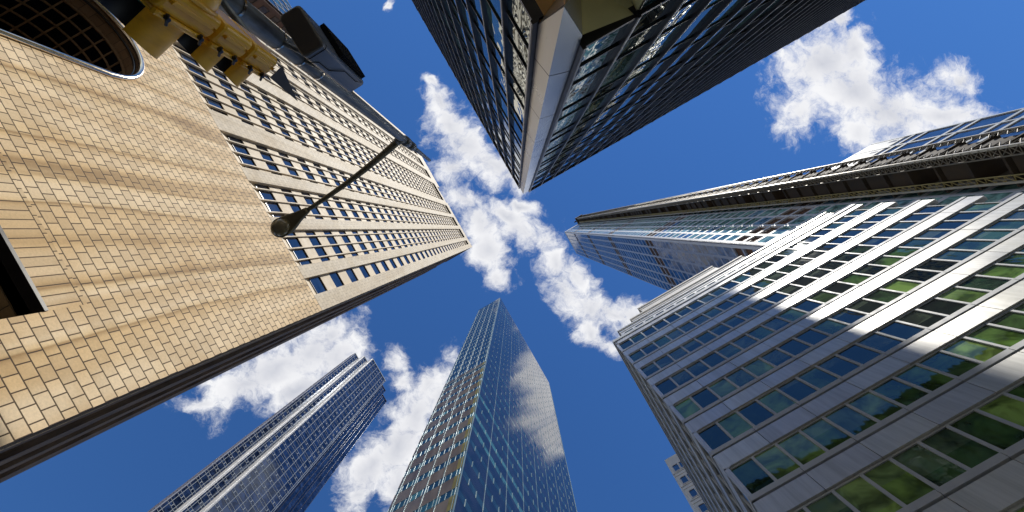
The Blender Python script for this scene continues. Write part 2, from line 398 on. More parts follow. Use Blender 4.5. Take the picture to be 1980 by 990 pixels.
# arch interior: a stone reveal, then a barrel vault of dark panes between tan ribs
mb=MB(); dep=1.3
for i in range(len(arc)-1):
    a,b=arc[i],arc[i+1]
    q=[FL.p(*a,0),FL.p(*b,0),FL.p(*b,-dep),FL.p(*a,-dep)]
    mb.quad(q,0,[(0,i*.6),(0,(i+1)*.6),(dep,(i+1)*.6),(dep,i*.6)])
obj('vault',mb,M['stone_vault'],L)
mb=MB(); ring=[FL.p(u,z,.06) for u,z in arc[1:-1]]; mb.tube(ring,.20,0,14); obj('arch_moulding',mb,M['chrome'],L)
mb=MB(); ring=[FL.p(aC+(u-aC)*.95,aZ+(z-aZ)*.95 if z>aZ else z,-.32) for u,z in arc[1:-1]]; mb.tube(ring,.09,0,10); obj('inner_moulding',mb,M['bronze'],L)
def vp(t,d,k=1.0):
    if t<0: return FL.p(aC-aA*k,aZ+t,-d)
    if t>PI: return FL.p(aC+aA*k,aZ-(t-PI),-d)
    return FL.p(aC-aA*k*math.cos(t),aZ+aH*k*math.sin(t),-d)
ts=[-24,-18,-13]+[-9+.98*i for i in range(9)]+[PI*i/13 for i in range(14)]+[PI+1.0*i for i in range(1,9)]+[PI+13,PI+24]
mb=MB()
for i in range(len(ts)-1):
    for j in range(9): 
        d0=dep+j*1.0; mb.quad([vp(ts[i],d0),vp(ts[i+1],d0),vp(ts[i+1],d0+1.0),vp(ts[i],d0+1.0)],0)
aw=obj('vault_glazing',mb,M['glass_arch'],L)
mb=MB()
for t in ts[1:-1]: mb.tube([vp(t,dep,.985),vp(t,dep+9,.985)],.085,0,4)
tt=[-24,-12,-5]+[PI*i/26 for i in range(27)]+[PI+5,PI+24]
for j in range(10): mb.tube([vp(t,dep+.04+j*1.0,.985) for t in tt],.10 if j else .16,0,4)
obj('vault_ribs',mb,M['stone_vault'],aw)
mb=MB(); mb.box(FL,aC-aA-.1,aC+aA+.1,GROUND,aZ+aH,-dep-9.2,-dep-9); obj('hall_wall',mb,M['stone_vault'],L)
# rectangular opening
mb=MB()
mb.box(FL,4.2,4.4,GROUND,19.1,-4,-.02,skip='l'); mb.box(FL,14.6,14.8,GROUND,19.1,-4,-.02)
mb.box(FL,4.4,14.6,19.1,19.3,-4,-.02)
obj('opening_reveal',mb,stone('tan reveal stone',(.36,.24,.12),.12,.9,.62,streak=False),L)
mb=MB(); mb.box(FL,4.4,14.6,GROUND,19.1,-4.1,-4); obj('opening_window',mb,M['glass_arch'],L)
mb=MB(); mb.box(FL,4.41,14.6,18.93,19.09,-.5,.05); mb.box(FL,4.41,14.6,18.2,18.5,-3.9,-3.6); mb.box(FL,4.41,4.55,GROUND,18.93,-3.9,-3.6)
for q in range(1,7): mb.box(FL,4.4+q*1.7-.08,4.4+q*1.7+.08,GROUND,18.2,-3.9,-3.7)
obj('opening_frame',mb,M['bronze'],L)
# dark side
FS=Face(K,-G2,G1)
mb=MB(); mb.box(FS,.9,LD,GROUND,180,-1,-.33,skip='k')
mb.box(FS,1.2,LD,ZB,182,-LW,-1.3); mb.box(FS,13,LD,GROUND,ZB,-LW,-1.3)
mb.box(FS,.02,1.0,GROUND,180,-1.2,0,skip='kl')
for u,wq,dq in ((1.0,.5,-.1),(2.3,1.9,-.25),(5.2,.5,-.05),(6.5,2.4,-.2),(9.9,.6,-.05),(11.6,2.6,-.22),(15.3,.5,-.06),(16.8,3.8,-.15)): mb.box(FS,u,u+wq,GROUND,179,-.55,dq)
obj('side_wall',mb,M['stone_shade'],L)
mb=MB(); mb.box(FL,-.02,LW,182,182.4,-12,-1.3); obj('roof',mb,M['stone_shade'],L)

# ================================================================== 2 brick and glass block beyond it
FB=Face(FL.p(55.3,0,0),-G1,G2)
B=thing('brick_block','brown brick block with glass front showing behind the dark pole cabinet','building',FB.p(8,GROUND,-8))
mb=MB(); mb.box(FB,0,14,GROUND,100,-16,-.4); obj('wall',mb,M['brick_B'],B)
w=Windows()
for c in range(6):
    for f in range(23): w.add(FB,.3+c*2.2,.3+c*2.2+2.1,6+f*4.1,6+f*4.1+3.9,-.05,((.07,.12),.08,1,0))
w.build(B,[M['glass_W'],M['fin_edge']],n=40)
FBs=Face(FB.o,-G2,G1); w=Windows()
for c in range(5):
    for f in range(23): w.add(FBs,1.2+c*2.8,1.2+c*2.8+1.5,6+f*4.1,6+f*4.1+2.2,.01,((.07,.12),.04,1,0))
w.build(B,[M['glass_L'],M['bronze']],n=40)

# ================================================================== 3 glass corner tower (top)
HT=70.0; kT=HT/FOC
cl=Vector((.68,-6.07,0)); cr=Vector((1.94,-5.62,0)); ridge=Vector((1.14,-5.21,0))
UNIT=.8
T=thing('glass_tower','glass tower with black fins and a faceted steel corner column overhead','building',(8,-14,GROUND))
FTL=Face(cl,-G1,-G2); FTR=Face(cr,G2,G1)
def tower_face(F,ulen,zlow,tag):
    w=Windows(); fins=[]; PF=1.95
    n=int(ulen/PF)
    zs=[]
    base=16.7
    k=-2
    while True:
        z=base+6.3*k
        for a,b in ((z,z+2.15),(z+2.15,z+6.3)):
            if b>zlow and a<HT: zs.append((max(a,zlow),min(b,HT)))
        k+=1
        if z>HT: break
    fr=MB()
    for a,b in zs: fr.box(F,.12,ulen,b-.075,b+.03 if b<HT else b,-.1,.045,skip='k')
    fr.box(F,.12,ulen,zlow-.05,zlow+.12,-.25,.12); fr.box(F,.12,ulen,HT-.25,HT+.35,-.4,.16)
    obj('transom',fr,M['bronze'],T)
    for i in range(n):
        for a,b in zs: w.add(F,.14+i*PF,.14+(i+1)*PF,a+.03,b-.075,-.012+random.uniform(-.006,.0),((.04,.02),.015,1,0))
    for i in range(n+1):
        u=.10+i*PF; mb=MB(); top=HT+(.25 if (i//4)%2 else .75)
        mb.box(F,u-.07,u+.07,zlow-.1,top,-.05,.19,0); mb.box(F,u-.03,u+.03,zlow-.1,top,.19,.205,1)
        obj('fin',mb,[M['bronze'],M['fin_edge']],T)
    w.build(T,[M['glass_T'],M['bronze']],split=True)
tower_face(FTL,44.5,13.8,'L')
tower_face(FTR,66.0,14.35,'R')
mb=MB(); 
ob=[cl, cr, FTR.p(66,0), FTR.p(66,0)-G1*16, ]
# body behind the glass: two thin wings
FTLb=Face(cl,-G1,-G2)
mb.box(FTLb,.2,44.5,14.6,HT-.3,-14,-.3); mb.box(FTR,.2,66,14.6,HT-.3,-15,-.31)
obj('wall',mb,M['black'],T)
mb=MB(); 
mb.box(FTLb,0.05,44.5,14.1,14.6,-14,-.05); obj('soffit',mb,M['soffit'],T)
mb=MB(); mb.box(FTR,2.08,66,8.5,14.3,-14,-.05); obj('podium_wall',mb,M['soffit_g'],T)
w=Windows()
for i in range(32):
    for a,b in ((8.7,12.5),(12.6,14.2)): w.add(FTR,2.1+i*1.95,2.1+(i+1)*1.95-.08,a,b,.0,((.05,.03),.015,1,0))
w.build(T,[M['glass_T'],M['bronze']],split=True,n=12)
# steel corner column
zl,zr,zr0=13.8,13.5,10.9
js=[15.9+6.25*k for k in range(9)]+[HT]
prevl=prevr=None
for side in (0,1):
    a=cl if side==0 else cr
    zb=zl if side==0 else zr
    lo_a=zb; lo_r=zr0
    for j in js:
        mb=MB()
        g=.035; ja=j*a.length/ridge.length*1.0 if j<HT else HT
        ja = j if j==HT else j+.7
        q=[Vector((a.x,a.y,lo_a+g)),Vector((ridge.x,ridge.y,lo_r+g)),Vector((ridge.x,ridge.y,j-g)),Vector((a.x,a.y,ja-g))]
        inn=Vector((-.02 if side==0 else -.03,-.06,0))
        mb.quad(q if side==0 else q[::-1],0)
        obj('corner_panel',mb,M['steel'] if side==0 else M['steel_r'],T)
        lo_a,lo_r=ja,j
mb=MB(); c2=[cl,ridge,cr]; ctr=(cl+ridge+cr)/3
ring=lambda z,zz: None
pp=[(v+(Vector((1.6,-7.4,0))-v)*.03) for v in c2]
for i in range(2):
    z0s=[(zl,zr0,zr)[i]+.05,(zl,zr0,zr)[i+1]+.05]
    mb.quad([Vector((pp[i].x,pp[i].y,z0s[0])),Vector((pp[i+1].x,pp[i+1].y,z0s[1])),Vector((pp[i+1].x,pp[i+1].y,HT-.05)),Vector((pp[i].x,pp[i].y,HT-.05))])
mb.quad([Vector((v.x,v.y,HT)) for v in (cl,ridge,cr,Vector((1.6,-7.4,0)))])
obj('column_backing',mb,M['black'],T)
E_=Vector((ridge.x,ridge.y,zr0)); Lb=Vector((cl.x,cl.y,zl)); Rb=Vector((cr.x,cr.y,zr))
Fp=W(1086,-18,14.05); Gp=W(1122.5,-30,14.05); Ff=W(1108,-70,13.6)
for pts,mm in (((E_,Lb,Fp),'steel'),((E_,Fp,Ff),'soffit'),((E_,Ff,Gp),'steel_r'),((E_,Gp,Rb),'steel')):
    mb=MB(); mb.quad(list(pts),0); obj('facet_panel',mb,M[mm],T)
mb=MB(); mb.quad([Rb,Gp,W(1190,-120,14.1),FTR.p(2.07,14.1,-4),FTR.p(2.07,14.35,0)],0); obj('corner_soffit',mb,M['soffit_g'],T)

UNIT=1.0
# ================================================================== hidden neighbour whose shadow falls on the office block
sx_,sy_,sel=.5,-.866,math.radians(59)
X=thing('rear_tower','slender grey tower standing behind the glass corner tower','building',(50,-72,GROUND))
Pe=Vector((26,6.7,0)); xc=Pe+Vector((sx_,sy_,0))*92
FX=Face(xc,-G2,G1)
mb=MB(); mb.box(FX,0,17.5,GROUND,57+92*math.tan(sel),-12,0); obj('wall',mb,M['brick_X'],X)
w=Windows()
for c in range(6):
    for f in range(50): w.add(FX,.8+c*2.8,2.6+c*2.8,4+f*4.2,6.4+f*4.2,.02,((.06,.06),.04,1,0),hide=True)
w.build(X,[M['glass_L'],M['bronze']])

# ================================================================== 4 banded office block (lower right)
HO=60.0; KO=W(1185,660,HO)
O=thing('office_block','cream banded office block with green glass windows at the right','building',(KO.x+15,KO.y+15,GROUND))
FO=Face(KO,G2,-G1); FO2=Face(KO,G1,-G2)
OW,OD=35.5,36.0
def banded(F,ulen,first,mull,n,hide=False,rows=None):
    sp=MB(); led=MB(); back=MB(); w=Windows()
    back.box(F,.3,ulen,GROUND,HO-.3,-1.2,-.75,skip='k')
    tops=[2.95+5.0*k for k in range(12)]
    for i,t in enumerate(tops):
        # window band t-2.75..t ; ledge strip t-3.2..t-2.75 ; panel below to the next top
        u=0
        nb=tops[i-1] if i else GROUND
        pz0=nb+.12; pz1=t-3.34
        k=0; u0=0.0
        j=.022
        while u0<ulen-.05:
            u1=min(ulen,(first+mull*2*k + (0)) if k else first+mull*0+ .0) if False else min(ulen,u0+3.24)
            if pz1>pz0:
                sp.box(F,u0+j,u1-j,pz0,pz1,-.34,random.uniform(-.006,.006),skip='k',r=random.random())
                led.box(F,u0+j,u1-j,t-3.20,t-2.80,-.3,.04,skip='k')
            u0=u1
        led.box(F,.0,ulen,nb+.02,nb+.12,-.45,-.14)        # dark drip at the foot of the panel
        for c in range(n):
            a=first+c*mull
            if a+mull>ulen+.1: break
            r=random.random()
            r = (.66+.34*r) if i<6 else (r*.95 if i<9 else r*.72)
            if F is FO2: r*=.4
            w.add(F,a,a+mull,t-2.78,t+.02,-.16,((.085,.08),.08,1,0),r=r,hide=hide)
        sp.box(F,0,first-.02,t-2.78,t,-.3,-.02,skip='k')
    # parapet
    sp.box(F,0,ulen,58.1,59.2,-.4,0,skip='k'); led.box(F,0,ulen,59.27,HO,-.5,.10)
    obj('spandrel_panel',sp,M['alu'],O); obj('ledge',led,M['alu_frame'],O); obj('backing_wall',back,M['black'],O)
    return w
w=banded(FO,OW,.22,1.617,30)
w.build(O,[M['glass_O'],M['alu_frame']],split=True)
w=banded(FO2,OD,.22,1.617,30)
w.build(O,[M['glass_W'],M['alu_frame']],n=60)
mb=MB(); mb.box(FO,1.3,OW-.02,GROUND,HO-.2,-OD,-1.25); obj('roof',mb,M['white_clad'],O)
# roof terraces
def tier(ufrom,uto,set_,z0,z1,m,nm,wins=True,n2=None):
    mb=MB(); mb.box(FO,ufrom,uto,z0,z1,-OD+4,-set_,0); mb.box(FO,ufrom-.1,uto+.1,z1,z1+.35,-OD+4,-set_+.14,0)
    mb.box(FO,ufrom-.06,uto+.06,z1-1.0,z1-.9,-OD+4,-set_+.06,0)
    o=obj(nm,mb,M[m],O); mb=MB()
    return o
tier(1.7,OW-.1,1.0,59.9,65.6,'alu','terrace_wall')
tier(4.7,24.2,2.0,65.9,71.0,'white_clad','terrace_wall')
tier(7.5,21.7,3.0,71.3,77.6,'white_clad','penthouse_wall')
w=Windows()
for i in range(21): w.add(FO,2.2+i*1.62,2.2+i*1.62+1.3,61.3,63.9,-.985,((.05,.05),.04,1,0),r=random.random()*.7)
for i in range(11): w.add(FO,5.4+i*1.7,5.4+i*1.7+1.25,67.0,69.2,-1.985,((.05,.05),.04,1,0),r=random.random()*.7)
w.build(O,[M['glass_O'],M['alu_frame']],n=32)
mb=MB()
for i in range(20): mb.box(FO,7.6+i*.7,7.64+i*.7,77.9,79.0,-3.2,-3.16)
mb.box(FO,7.5,21.7,79.0,79.06,-3.21,-3.15); obj('railing',mb,M['scaffold'],O)

# ================================================================== 5 small white block behind it
KS=W(1284,889,100)
S=thing('white_block','small white block with square windows peeking out at the bottom behind the office','building',(KS.x+8,KS.y+10,GROUND))
FSm=Face(KS,G2,-G1)
mb=MB(); mb.box(FSm,0,14,GROUND,100,-18,-.12); obj('wall',mb,M['white_clad'],S)
w=Windows()
for f in range(20):
    zt=97.2-f*4.6
    mb=MB(); mb.box(FSm,-.1,14,zt-3.2,zt-3.0,-.2,.02); mb.box(FSm,0,14,zt-5.0+.9,zt-3.4,-.2,-.02)
    obj('band',mb,M['white_clad'],S)
    for c in range(8): w.add(FSm,.55+c*1.5,.55+c*1.5+(1.4),zt-2.7,zt-.4,-.1,((.13,.13),.12,1,0))
w.build(S,[M['glass_L'],M['white_clad']],n=40)

# ================================================================== 6 pencil tower with hoist (right)
HR=480.0; KR=W(1091,448.5,HR)
R_=thing('pencil_tower','very tall slender concrete grid tower with brown open plant floors','building',(KR.x+12,KR.y+8,GROUND))
FRA=Face(KR,G2,-G1); FRB=Face(KR,G1,-G2); RW=25.6
FH=4.966
def gridface(F,frame_mat,glm,shade):
    w=Windows(); g=MB(); br=MB(); n=6; pit=RW/n
    g.box(F,0,RW,GROUND,HR,-1.2,-.6,skip='k')
    zz=35.0; floors=[]
    f=0
    while zz<HR-8:
        floors.append(zz); zz+=FH
    for i,z in enumerate(floors):
        g.box(F,0,RW,z-.42,z+.42,-.45,-.02,skip='k')
        mech=any(abs(z+FH/2-m)<FH*1.02 for m in (106.5,179.5,254.5,330,404.5))
        for c in range(n):
            a=c*pit+.36; b=(c+1)*pit-.36
            if mech: br=MB(); br.box(F,a,b,z+.43,z+FH-.43,-.59,-.52,skip='k'); obj('plant_opening',br,M['brown_open'],R_)
            else: w.add(F,a,b,z+.43,z+FH-.43,-.035,((.06,.06),.02,1,0))
    for c in range(n+1):
        a=max(0,c*pit-.36); b=min(RW,c*pit+.36); g.box(F,a,b,30,HR-6,-.6,.0,skip='k')
    g.box(F,0,RW,HR-8,HR,-.6,.03,skip='k')
    obj('concrete_grid',g,frame_mat,R_)
    w.build(R_,[M[glm],frame_mat])
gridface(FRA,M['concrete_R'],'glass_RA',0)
M['concrete_RB']=plain('concrete grid with painted shade',(.33,.37,.47),.6,spec=.2,var=.08,scale=.15)  # face away from the sun: shade put into a darker, bluer concrete colour
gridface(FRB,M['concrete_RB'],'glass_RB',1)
mb=MB(); mb.box(FRA,1.21,RW,GROUND,HR-.1,-RW,-1.21); obj('core_wall',mb,M['concrete_R'],R_)
# construction hoist
Hs=thing('construction_hoist','tall dark construction hoist tower with scaffold lattice on the slender tower','hoist',FRA.p(19,GROUND,3))
h0,h1,hd=17.4,23.2,6.1
mb=MB()
for u in (h0,h1):
    for d in (1.0,hd): mb.box(FRA,u-.12,u+.12,GROUND,HR-6,d-.12,d+.12)
mb.box(FRA,h0-.4,h0-.1,GROUND,HR-6,hd-.1,hd+.25); mb.box(FRA,h0-.5,h0-.2,GROUND,HR-10,1.0,1.3)
mb.box(FRA,h1-.1,h1+.15,GROUND,HR-6,hd+.1,hd+.35)
obj('mast',mb,M['scaffold_light'],Hs)
pl=MB(); nt_=MB(); la=MB(); lb=MB()
z=35; i=0
while z<HR-9:
    pl.box(FRA,h0-.15,h1,z,z+.35,.3,hd)
    nt_.box(FRA,h0+.25,h1-.3,z+.5,z+FH-.1,.6,1.0)
    if random.random()<.7: nt_.box(FRA,h0+.2,h0+.3,z+.6,z+FH-.5,2.0,hd-1.6)
    la.box(FRA,h0-.35,h0+.05,z+.1,z+FH*.55,1.5,1.75)
    la.box(FRA,h0-.25,h0+.0,z+.0,z+FH,2.0,2.12); 
    z+=FH
z=30.0
def strut(mb,p,q,r): mb.tube([p,q],r,0,4,cap=False)
while z<HR-10:
    s=2.4 if z>220 else 1.24
    for d0,d1 in ((4.9,hd+.1),):
        strut(la,FRA.p(h0-.35,z,d0),FRA.p(h0-.35,z+s,d1),.10); strut(la,FRA.p(h0-.35,z+s,d0),FRA.p(h0-.35,z+s,d1),.09)
        strut(la,FRA.p(h0-.35,z,d1),FRA.p(h0-.35,z+s,d0),.07)
    strut(lb,FRA.p(h0-.3,z,1.2),FRA.p(h0-.3,z+s,2.1),.10); strut(lb,FRA.p(h0-.3,z+s,1.2),FRA.p(h0-.3,z+s,2.1),.08)
    if z<260:
        for u0,u1 in ((h0,h0+1.6),(h1-1.6,h1)):
            strut(la,FRA.p(u0,z,hd+.15),FRA.p(u1,z+s,hd+.15),.09); strut(la,FRA.p(u0,z+s,hd+.15),FRA.p(u1,z+s,hd+.15),.08)
    z+=s
la.box(FRA,h0-.42,h0-.3,30,HR-10,4.8,4.98); lb.box(FRA,h0-.42,h0-.3,30,HR-10,2.1,2.25)
fm=MB()
z=36.
while z<HR-12:
    fm.box(FRA,h0+1.7,h1-1.7,z,z+3.4,hd-.5,hd-.2); z+=FH
obj('landing_platform',pl,M['netting'],Hs,kind='stuff'); obj('safety_netting',nt_,M['netting'],Hs); obj('truss',la,M['scaffold'],Hs); obj('walkway',lb,M['scaffold_yellow'],Hs); obj('landing_gate',fm,M['netting'],Hs)
mb=MB(); mb.box(FRA,h0-1.2,h1+1.0,HR-7,HR-1,.1,hd+.8); mb.box(FRA,h0-3.6,h0+.5,HR-3,HR-1.5,3,4.2); obj('head_platform',mb,M['netting'],Hs)

# ================================================================== 7 blue annex (upper right)
HG=130.0; KG=W(1687,278,HG)
Gt=thing('blue_annex','blue glass building with pale grid lines above the construction hoist at right','building',(KG.x-10,KG.y+8,GROUND))
FG=Face(KG,-G2,-G1)
mb=MB(); mb.box(FG,0,26,GROUND,HG,-20,-.5); obj('wall',mb,M['grid_G'],Gt)
mb=MB(); zb=[115.8,112.2,103.2,99.6,90.6,87.0,78.0,74.4,65.4,61.8,52.8,49.2]
for z in zb: mb.box(FG,0,26,z-.45,z+.45,-.5,0)
for u in (0,5.9,12.0,18.0,24.0): mb.box(FG,u,u+.5,20,HG,-.5,.03)
mb.box(FG,0,26,118.5,HG,-.5,-.05)
obj('facade_band',mb,M['grid_G'],Gt)
w=Windows(); zz=[118.5]+zb+[40]
us=[0,5.9,12.0,18.0,24.0,26]
for i in range(len(zz)-1):
    for j in range(5): w.add(FG,us[j]+.5,us[j+1],zz[i+1]+.45,zz[i]-.45,-.2,((.06,.06),.04,1,0))
w.build(Gt,[M['glass_G'],M['grid_G']])
mb=MB()
for j in range(5):
    mb.box(FG,us[j]+1.5,us[j]+2.6,119.5,122,-.2,-.03)
obj('louvre',mb,M['bronze'],Gt)

# ================================================================== 8 wedge-topped mirror tower (bottom centre)
HW=190.0; sW=HW/250.0; KW=W(967,577,HW)
Wt=thing('mirror_tower','tall mirror glass tower with weathered brown spandrel bands on its left side','building',(KW.x+5,KW.y+20,GROUND))
FWR=Face(KW,G1,G2); FWL=Face(KW,-G2,-G1)
WRW=53.5*sW; WLW=13.4*sW
FP=5.52*sW
mb=MB(); mb.box(FWR,.15,WRW,GROUND,HW,-WLW,-.2); obj('core_wall',mb,M['span_Wr'],Wt)
zref=76.95*sW
ws=Windows(); sp=MB(); lines=MB(); spu=MB()
nl=13; pl_=(WLW)/nl
f=-11
while True:
    z=zref+f*FP; f+=1
    if z>HW-1: break
    if z<4: continue
    upper=z>98
    hwin=2.0*sW if not upper else 2.6*sW
    for c in range(nl):
        r=random.random()
        if c==0: r=.85+.15*r
        ws.add(FWL,c*pl_+.02,(c+1)*pl_-.02,z,z+hwin,-.012,((.02,.03),.03,1,0 if not upper else 2),r=r)
    if not upper:
        sp.box(FWL,.0,WLW,z+hwin,z+FP,-.2,.0,skip='k')
    else:
        spu.box(FWL,.0,WLW,z+hwin+.05,z+FP-.05,-.2,-.03,skip='k')
for k in range(0,5): lines.box(FWL,k*pl_*3+.3,k*pl_*3+.36,10,HW,-.1,.05)
lines.box(FWL,0,WLW,98,98.5,-.1,.06); lines.box(FWL,-.05,.06,5,HW,-.1,.05)
obj('spandrel_band',sp,M['span_W'],Wt); obj('upper_spandrel',spu,M['glass_W'],Wt); obj('mullion_line',lines,M['mull_W'],Wt)
mb=MB()
f=-11
while zref+f*FP<98:
    z=zref+f*FP; f+=1
    if z>4: mb=MB(); mb.box(FWL,.0,pl_*1.15,z+2.0*sW,z+FP,-.2,.015,skip='k'); obj('stained_corner',mb,M['moss'],Wt)
ws.build(Wt,[M['glass_Wl'],M['mull_W'],M['glass_W']],n=50)
wr=Windows(); sp=MB(); lines=MB(); nr=24; pr=WRW/nr; f=-11
while True:
    z=zref+f*FP; f+=1
    if z>HW-1: break
    if z<4: continue
    hwin=1.95*sW
    bright=random.random()<.12
    for c in range(nr):
        r=random.random()*.75
        if bright and c<9: r=1
        wr.add(FWR,c*pr,(c+1)*pr,z,z+hwin,-.012,((.0,.03),.01,1,0),r=r)
        lines.box(FWR,c*pr-.025,c*pr+.025,z+.05,z+hwin-.05,-.05,.05,skip='k')
    sp.box(FWR,0,WRW,z+hwin,z+FP,-.15,-.01,skip='k')
for k in range(0,nr+1,3): lines.box(FWR,k*pr-.03,k*pr+.03,5,HW,-.05,.02)
lines.box(FWR,WRW-.1,WRW+.1,5,HW,-.3,.06)
obj('spandrel_band',sp,M['span_Wr'],Wt); obj('mullion_line',lines,M['mull_W'],Wt)
wr.build(Wt,[M['glass_W'],M['span_Wr']],n=50)

# ================================================================== 9 stepped navy tower (bottom left)
HD=265.0; kD=HD/FOC; sD=HD/230.0
def Dp(px,py): return W(px,py,HD)
D=thing('stepped_tower','navy glass tower with serrated corners and bright silver piers at lower left','building',(-90,85,GROUND))
q4=Dp(721,693)-Vector((0,0,HD)); px1=kD
q3=q4-G2*12*px1; q2=q3-G1*12.5*px1; q1=q2-G2*12*px1; q0=q1-G1*13.5*px1; q5=q4+G1*50.5*px1
q6=q5-G2*9.5*px1; q7=q6+G1*16*px1; q8=q7-G2*8.5*px1; q9=q8+G1*19*px1
DF=3.16*sD
def dface(a,b,vs,hcols,nm,plainface=False):
    F=Face(a,(b-a),G2); L_=(b-a).length
    bk=MB(); bk.box(F,0,L_,GROUND,HD,-3.2,-.3); obj(nm,bk,M['black'],D)
    w=Windows(); ln=MB()
    vs=[v*L_ for v in vs]
    for v in vs: ln.box(F,max(0,v-.06),min(L_,v+.06),20,HD,-.1,.06,skip='k')
    ln.box(F,0,L_,HD-.6,HD,-.2,.12)
    z=20.; fi=0
    while z<HD-3:
        for j in range(len(vs)-1):
            a0,b0=vs[j]+.07,vs[j+1]-.07
            w.add(F,a0,b0,z+.95,z+DF-.25,-.05,((.0,.05),.05,1,0))
            w.add(F,a0,b0,z-.2,z+.9,-.05,((.0,.05),.05,1,0))
            if j in hcols:
                m_=(a0+b0)/2; w_=(b0-a0)*.3
                ln.box(F,m_-.09,m_+.09,z-.2,z+.9,-.04,.04,skip='k') if True else None
                for uu in (a0+w_*.9,b0-w_*.9): pass
        z+=DF
    obj('facade_line',ln,M['line_D'] if not plainface else M['bronze'],D)
    if plainface: w.w=[(x[0],)+x[1:7]+((.0,.05,1,2) if False else (((.0,.0),.0,1,0)),)+x[8:] for x in w.w]
    return w
allw=Windows()
for a,b,vs,hc in ((q4,q5,[.02,.2,.39,.58,.77,.945,.985],(0,2,4)),(q2,q3,[.04,.3,.78,.97],(1,)),(q0,q1,[.04,.3,.78,.97],(1,)),(q6,q7,[.0,.33,.66,1.],()),(q8,q9,[.0,.33,.66,1.],())):
    allw.w += dface(a,b,vs,hc,'wall',plainface=(not hc)).w
allw.build(D,[M['glass_D'],M['line_D']])
for a,b in ((q3,q4),(q1,q2)):            # sunlit fluted piers in the notches
    F=Face(a,(b-a),-G1); L_=(b-a).length; mb=MB(); mb.box(F,0,L_,GROUND,HD,-.5,0)
    for k in range(4): mb.box(F,L_*(.08+.25*k),L_*(.08+.25*k)+.35,10,HD+.3,0,.25)
    obj('silver_pier',mb,M['silver'],D)
F=Face(q0,-G2,-G1); mb=MB(); mb.box(F,.5,13*px1,GROUND,HD,-46*px1,-.05); mb.box(F,-.02,.5,GROUND,HD,-.4,-.05)
for z in range(30,int(HD),4): mb.box(F,.2,13*px1,z,z+.25,-.2,.06)
for k in range(3): mb.box(F,.5+k*1.2,.65+k*1.2,10,HD,-.2,.1)
obj('side_wall',mb,M['lilac'],D)
mb=MB(); F=Face(q4,G1,G2); mb.box(F,-20*px1,84*px1,GROUND,HD-.5,-34*px1,-32*px1); obj('rear_wall',mb,M['black'],D)

# ================================================================== street furniture
# pole
pd=Vector((-217,-172,0)).normalized(); PP=pd*2.6
PO=thing('lamp_post','tall grey steel lamp post carrying the cobra head lamp arm','lamp post',(PP.x,PP.y,GROUND))
mb=MB(); mb.tube([PP+Vector((0,0,z)) for z in (GROUND,0,3,5,7,8.55)],[.125,.105,.092,.082,.072,.066],0,24); obj('pole',mb,M['pole'],PO)
mb=MB(); mb.tube([PP+Vector((0,0,z)) for z in (8.5,8.52,8.75,8.77)],[.07,.095,.095,.06],0,20); mb.tube([PP+Vector((0,0,z)) for z in (8.95,8.97,9.2,9.22)],[.06,.085,.085,.05],0,20); mb.tube([PP+Vector((0,0,z)) for z in (9.2,9.6,11.0)],[.05,.045,.035],0,14); obj('collar',mb,M['pole'],PO)
for z in (3.05,3.35,3.95,4.35,4.75):
    mb=MB(); rr=.0935 if z<3.5 else .088
    mb.tube([PP+Vector((0,0,z-.012)),PP+Vector((0,0,z+.012))],[rr+.006,rr+.006],0,24,cap=False); obj('strap',mb,M['chrome'],PO)
mb=MB(); mb.tube([PP+Vector((0,0,GROUND)),PP+Vector((0,0,GROUND+.25)),PP+Vector((0,0,GROUND+.5))],[.26,.24,.13],0,20); obj('base',mb,M['pole'],PO)
LH=W(566,428,8.75); armend=W(592,408,8.72); J=PP+Vector((0,0,8.32))
mb=MB(); pts=[J.lerp(armend,t)+Vector((0,0,.16*math.sin(PI*t))) for t in [i/12 for i in range(13)]]
mb.tube(pts,[.066-.026*i/12 for i in range(13)],0,14); obj('lamp_arm',mb,M['arm'],PO)
mb=MB(); mb.tube([J.lerp(armend,.0),J.lerp(armend,.05)],[.075,.072],0,14); mb.tube([J.lerp(armend,.30)+Vector((0,0,.128)),J.lerp(armend,.315)+Vector((0,0,.132))],[.056,.056],0,14); obj('arm_clamp',mb,M['pole'],PO)
# cobra head lamp
LT=thing('street_lamp','brown cobra head street lamp with round dusty lens, hanging over the stone wall','street lamp',(LH.x,LH.y,8.6))
ax=(W(542,442,8.7)-armend); ax.z=0; ln=ax.length+.14; ax.normalize(); sd=Vector((-ax.y,ax.x,0))
mb=MB(); rings=[]
for t,wd,h1,h0 in ((0,.055,.05,-.045),(.08,.065,.06,-.05),(.3,.10,.09,-.06),(.5,.15,.13,-.065),(.68,.185,.15,-.07),(.85,.175,.13,-.07),(.95,.12,.09,-.06),(1.0,.05,.03,-.04)):
    c=armend+ax*(ln*t-.04); r=[]
    for k in range(20):
        a=2*PI*k/20; y=math.cos(a)*wd; zz=math.sin(a); zz=zz*h1 if zz>0 else max(zz*.12,h0*(1-0.0*abs(zz)))
        r.append(c+sd*y+Vector((0,0,zz)))
    rings.append(r)
mb.loft(rings); obj('housing',mb,M['lamp_body'],LT)
mb=MB(); rings=[]; c=armend+ax*(ln*.755)
for k in range(9):
    a=k/8*PI/2; rr=.165*math.cos(a); rings.append([c+ax*(rr*1.08*math.cos(b))+sd*(rr*math.sin(b))+Vector((0,0,-.055-.12*math.sin(a))) for b in [2*PI*j/24 for j in range(24)]])
mb.loft(rings,cap0=False,cap1=True); obj('lens',mb,M['bowl'],LT)
mb=MB(); 
rg=[c+ax*(.182*math.cos(b))+sd*(.172*math.sin(b))+Vector((0,0,-.06)) for b in [2*PI*j/24 for j in range(25)]]
mb.tube(rg,.014,0,8,cap=False); obj('lens_ring',mb,M['lamp_body'],LT)

